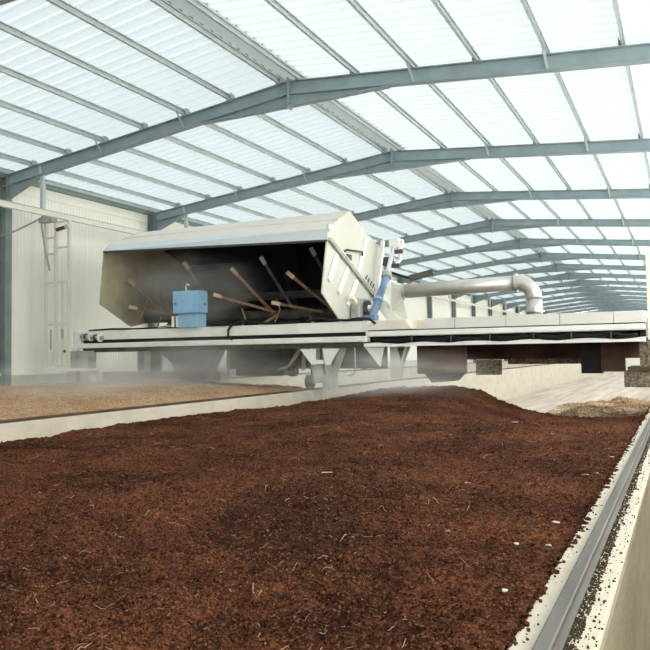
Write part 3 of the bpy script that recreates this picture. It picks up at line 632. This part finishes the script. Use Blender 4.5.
# ---------------------------------------------------------------- cable mast on the left end
def mast():
    r = empty('collector_mast', (-15.3, 13.8, 1.94), 'tall cream ladder mast standing at the left end of the bridge', 'mast')
    for x, zt in ((-15.72, 5.95), (-15.33, 5.98), (-14.83, 5.98)): mk('post', MB().box(x-.04, x+.04, 13.76, 13.84, 1.94, zt), 'hood', r)
    mk('post', MB().box(-15.27, -15.21, 13.9, 13.97, 1.94, 4.4), 'white', r)
    for z in (2.0, 3.14, 4.30): mk('rung', MB().box(-15.72, -14.83, 13.77, 13.83, z-.03, z+.03), 'hood', r)
    for x0, x1, z in ((-15.72, -15.33, 5.55), (-15.72, -15.33, 5.1), (-15.33, -14.83, 5.25), (-15.33, -14.83, 5.96)): mk('rung', MB().box(x0, x1, 13.78, 13.82, z-.025, z+.025), 'hood', r)
    mk('guide_roller', MB().tube([(-15.24, 13.74, 5.74), (-14.94, 13.74, 5.78)], .05, 12), 'brown', r); mk('guide_roller', MB().tube([(-14.9, 13.74, 5.80), (-14.76, 13.74, 5.80)], .06, 12), 'hood', r)
    mk('latch', MB().box(-15.05, -15.0, 13.72, 13.76, 2.75, 3.0), 'grey', r); mk('bolt', MB().tube([(-14.95, 13.73, 2.4), (-14.95, 13.77, 2.4)], .035, 8), 'dark', r)
    mk('slot', MB().box(-15.5, -15.46, 13.75, 13.77, 2.45, 3.0), 'grey', r)
mast()
def festoon():
    z = 6.06; x = -14.95
    r = empty('conductor_rail', (x, Y1, z), 'pale conductor rail hung along the cream wall from the roof frames', 'rail')
    mk('track', MB().box(x-.05, x+.05, YA, YB-1, z-.07, z+.07), 'hood', r)
    mk('track_flange', MB().box(x-.075, x+.075, YA, YB-1, z+.07, z+.085), 'galv', r)
    me = MB().bar((0, 0, .06), (0, 0, .75), .10, .10).bar((.01, 0, .72), (-.10, 0, 1.26), .07, .07).bar((0, 0, .72), (.04, 0, 1.0), .05, .05).mesh('hanger', 'galv')
    for k in range(0, 12): link('hanger', me, r, (0, BAY*k, 0))
    tr = mk('trolley', MB().box(x-.5, x-.02, 13.3, 13.5, 5.88, 6.02).tube([(x-.3, 13.25, 5.98), (x-.3, 13.55, 5.98)], .07, 10), 'grey', r)
festoon()
tag(mk('hanging_cable', MB().tube([(-17.0+.55, 12.9, 5.55), (-16.2, 13.2, 5.72), (-15.85, 13.5, 5.98), (-15.7, 13.55, 6.05), (-15.62, 13.55, 5.9), (-15.5, 13.55, 5.3), (-15.3, 13.55, 4.6)], .025, 6), 'grey', smooth=True),
    'dark cable sagging from the conductor rail beside the ladder mast', 'cable')

# ---------------------------------------------------------------- steam drifting off the compost
def steam_mat(name, dens, seed, nscale):
    m, N, L = nt(name); N.remove(N['Principled BSDF'])
    tc = N.new('ShaderNodeTexCoord'); ln = N.new('ShaderNodeVectorMath'); ln.operation = 'LENGTH'; L.new(tc.outputs['Object'], ln.inputs[0])
    fall = N.new('ShaderNodeMapRange'); fall.interpolation_type = 'SMOOTHSTEP'; fall.inputs['From Min'].default_value = 1; fall.inputs['From Max'].default_value = .25; L.new(ln.outputs['Value'], fall.inputs[0])
    mp = N.new('ShaderNodeMapping'); mp.inputs['Location'].default_value = (seed, seed*1.7, 0); L.new(tc.outputs['Object'], mp.inputs[0])
    n = N.new('ShaderNodeTexNoise'); n.inputs['Scale'].default_value = nscale; n.inputs['Detail'].default_value = 3; L.new(mp.outputs[0], n.inputs['Vector'])
    r2 = N.new('ShaderNodeMapRange'); r2.inputs['From Min'].default_value = .40; r2.inputs['From Max'].default_value = .66; L.new(n.outputs[0], r2.inputs[0])
    mu = N.new('ShaderNodeMath'); mu.operation = 'MULTIPLY'; L.new(fall.outputs[0], mu.inputs[0]); L.new(r2.outputs[0], mu.inputs[1])
    m2 = N.new('ShaderNodeMath'); m2.operation = 'MULTIPLY'; m2.inputs[1].default_value = dens; L.new(mu.outputs[0], m2.inputs[0])
    v = N.new('ShaderNodeVolumeScatter'); v.inputs['Color'].default_value = (.94, .92, .9, 1); v.inputs['Anisotropy'].default_value = .1; L.new(m2.outputs[0], v.inputs['Density'])
    L.new(v.outputs[0], N['Material Output'].inputs['Volume']); return m
def steam(loc, rad, dens, lab, seed, nscale=1.6):
    v, f = ico(); mb = MB(); mb.add(v/np.linalg.norm(v[0])*1.22, [tuple(q) for q in f])
    M['steam%d' % seed] = steam_mat('steam', dens, seed, nscale)
    o = mk('steam_cloud', mb, 'steam%d' % seed, label=lab, cat='steam', kind='stuff'); o.location = loc; o.scale = rad
steam((-11.2, 14.3, 1.85), (3.7, 1.5, 1.0), 2.0, 'grey steam drifting under the left half of the bridge', 3)
steam((-11.5, 14.75, 3.95), (2.5, .95, 1.2), 2.3, 'grey steam hanging inside the left half of the hood', 5)
steam((-5.2, 12.6, 1.75), (2.6, 2.4, .65), .55, 'thin steam rising from the crest of the near compost', 8)
steam((-11.0, 10.5, 1.75), (4.2, 4.0, .5), .35, 'thin steam over the compost of the far left trough', 11)
